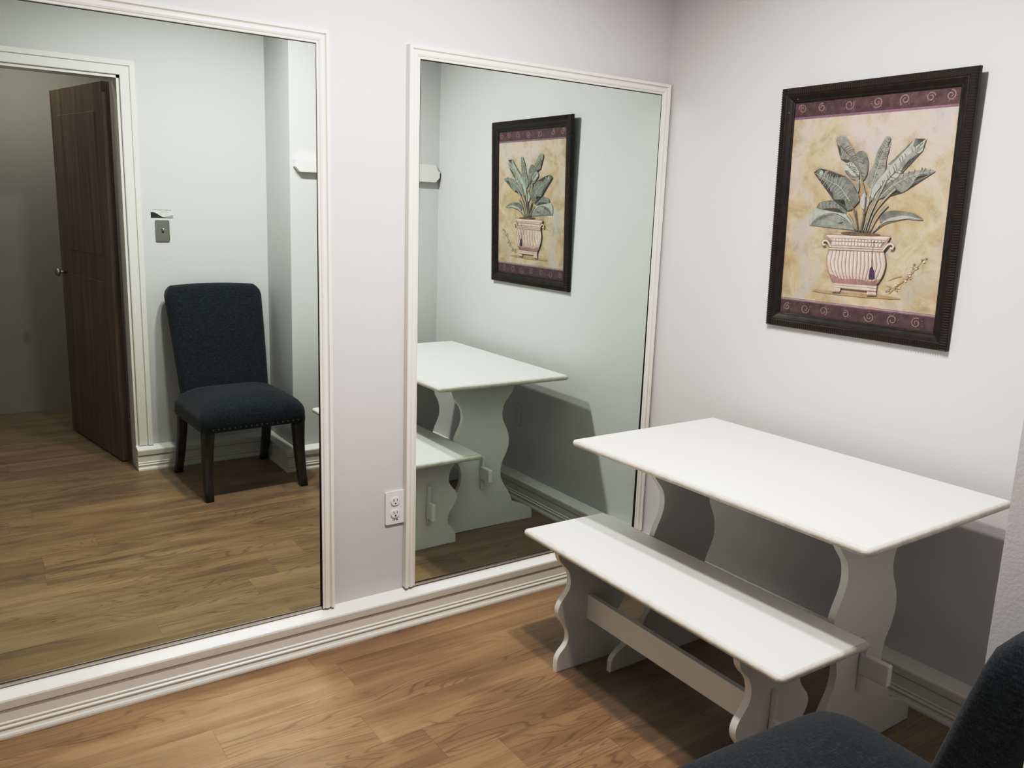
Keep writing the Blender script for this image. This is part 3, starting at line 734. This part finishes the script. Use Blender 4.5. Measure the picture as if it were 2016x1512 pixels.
# ---------------------------------------------------------------- lights
for x, which in ((-1.40, 'over the doorway side'), (-1.12, 'over the table side')):
    t = empty('ceiling_light', (x, -1.08, CEIL), 0, 'round recessed ceiling downlight with white trim ring ' + which, 'light')
    bm = bmesh.new(); a_ = [bm.verts.new((.105*math.cos(q), .105*math.sin(q), -.0005)) for q in [2*PI*k/40 for k in range(40)]]
    b_ = [bm.verts.new((.102*math.cos(q), .102*math.sin(q), -.008)) for q in [2*PI*k/40 for k in range(40)]]
    c_ = [bm.verts.new((.080*math.cos(q), .080*math.sin(q), -.008)) for q in [2*PI*k/40 for k in range(40)]]
    d_ = [bm.verts.new((.078*math.cos(q), .078*math.sin(q), -.0005)) for q in [2*PI*k/40 for k in range(40)]]
    for p, q in ((a_, b_), (b_, c_), (c_, d_), (d_, a_)):
        for k in range(40): bm.faces.new((p[k], p[(k+1) % 40], q[(k+1) % 40], q[k]))
    link('trim_ring', bm, M['ceil'], t)
    bm = bmesh.new(); tube(bm, [(0,0,-.0005), (0,0,-.003)], .077, 40); link('lens', bm, M['plate'], t)
def lamp(loc, r, energy, col):
    d = bpy.data.lights.new('bulb_light', 'AREA'); d.shape = 'DISK'; d.energy = energy; d.color = col; d.size = r
    o = bpy.data.objects.new('bulb_light', d); o.location = loc; C.objects.link(o); return o
lamp((-1.40, -1.08, 2.452), 0.11, 17, (1, .98, .95)); lamp((-1.12, -1.08, 2.452), 0.11, 17, (1, .98, .95))
d = bpy.data.lights.new('hallway_fill', 'AREA'); d.energy = 9; d.size = .7; d.color = (1, .95, .9)  # added fill lamp in the hallway, no fixture belongs to it
o = bpy.data.objects.new('hallway_fill', d); o.location = (-1.9, -3.0, CEIL-.02); C.objects.link(o)
w = bpy.data.worlds.new('world'); bpy.context.scene.world = w; w.use_nodes = True
w.node_tree.nodes['Background'].inputs[0].default_value = (.9, .92, 1, 1); w.node_tree.nodes['Background'].inputs[1].default_value = .02

# ---------------------------------------------------------------- camera
cam = bpy.data.cameras.new('camera'); co = bpy.data.objects.new('camera', cam); C.objects.link(co)
yaw, pit, rol = -.6058, -.2005, .0336
F = Vector((-math.sin(yaw)*math.cos(pit), math.cos(yaw)*math.cos(pit), math.sin(pit))); R = Vector((math.cos(yaw), math.sin(yaw), 0)); U = R.cross(F)
R2 = R*math.cos(rol)+U*math.sin(rol); U2 = -R*math.sin(rol)+U*math.cos(rol)
mt = Matrix((R2, U2, -F)).transposed().to_4x4(); mt.translation = Vector((-2.4328, -2.5082, 1.4542)); co.matrix_world = mt
cam.sensor_fit = 'HORIZONTAL'; cam.sensor_width = 36; cam.lens = 1650.86/2016*36; cam.clip_start = .02
sc = bpy.context.scene; sc.camera = co
TONE = [(0,0), (.05,.030), (.11,.073), (.20,.185), (.30,.335), (.42,.52), (.55,.655), (.75,.785), (1,.90)]
sc.view_settings.view_transform = 'Standard'; sc.view_settings.look = 'None'; sc.view_settings.exposure = 0.
sc.cycles.sample_clamp_indirect = 0; sc.cycles.blur_glossy = .3; sc.cycles.max_bounces = 10; sc.cycles.diffuse_bounces = 2; sc.cycles.glossy_bounces = 6

vs = sc.view_settings; vs.use_curve_mapping = True; cm = vs.curve_mapping; cm.extend = 'HORIZONTAL'
cv = cm.curves[3]
for x, y in TONE[1:-1]: cv.points.new(x, y)
cv.points[0].location = TONE[0]; cv.points[len(cv.points)-1].location = TONE[-1]
cm.update()
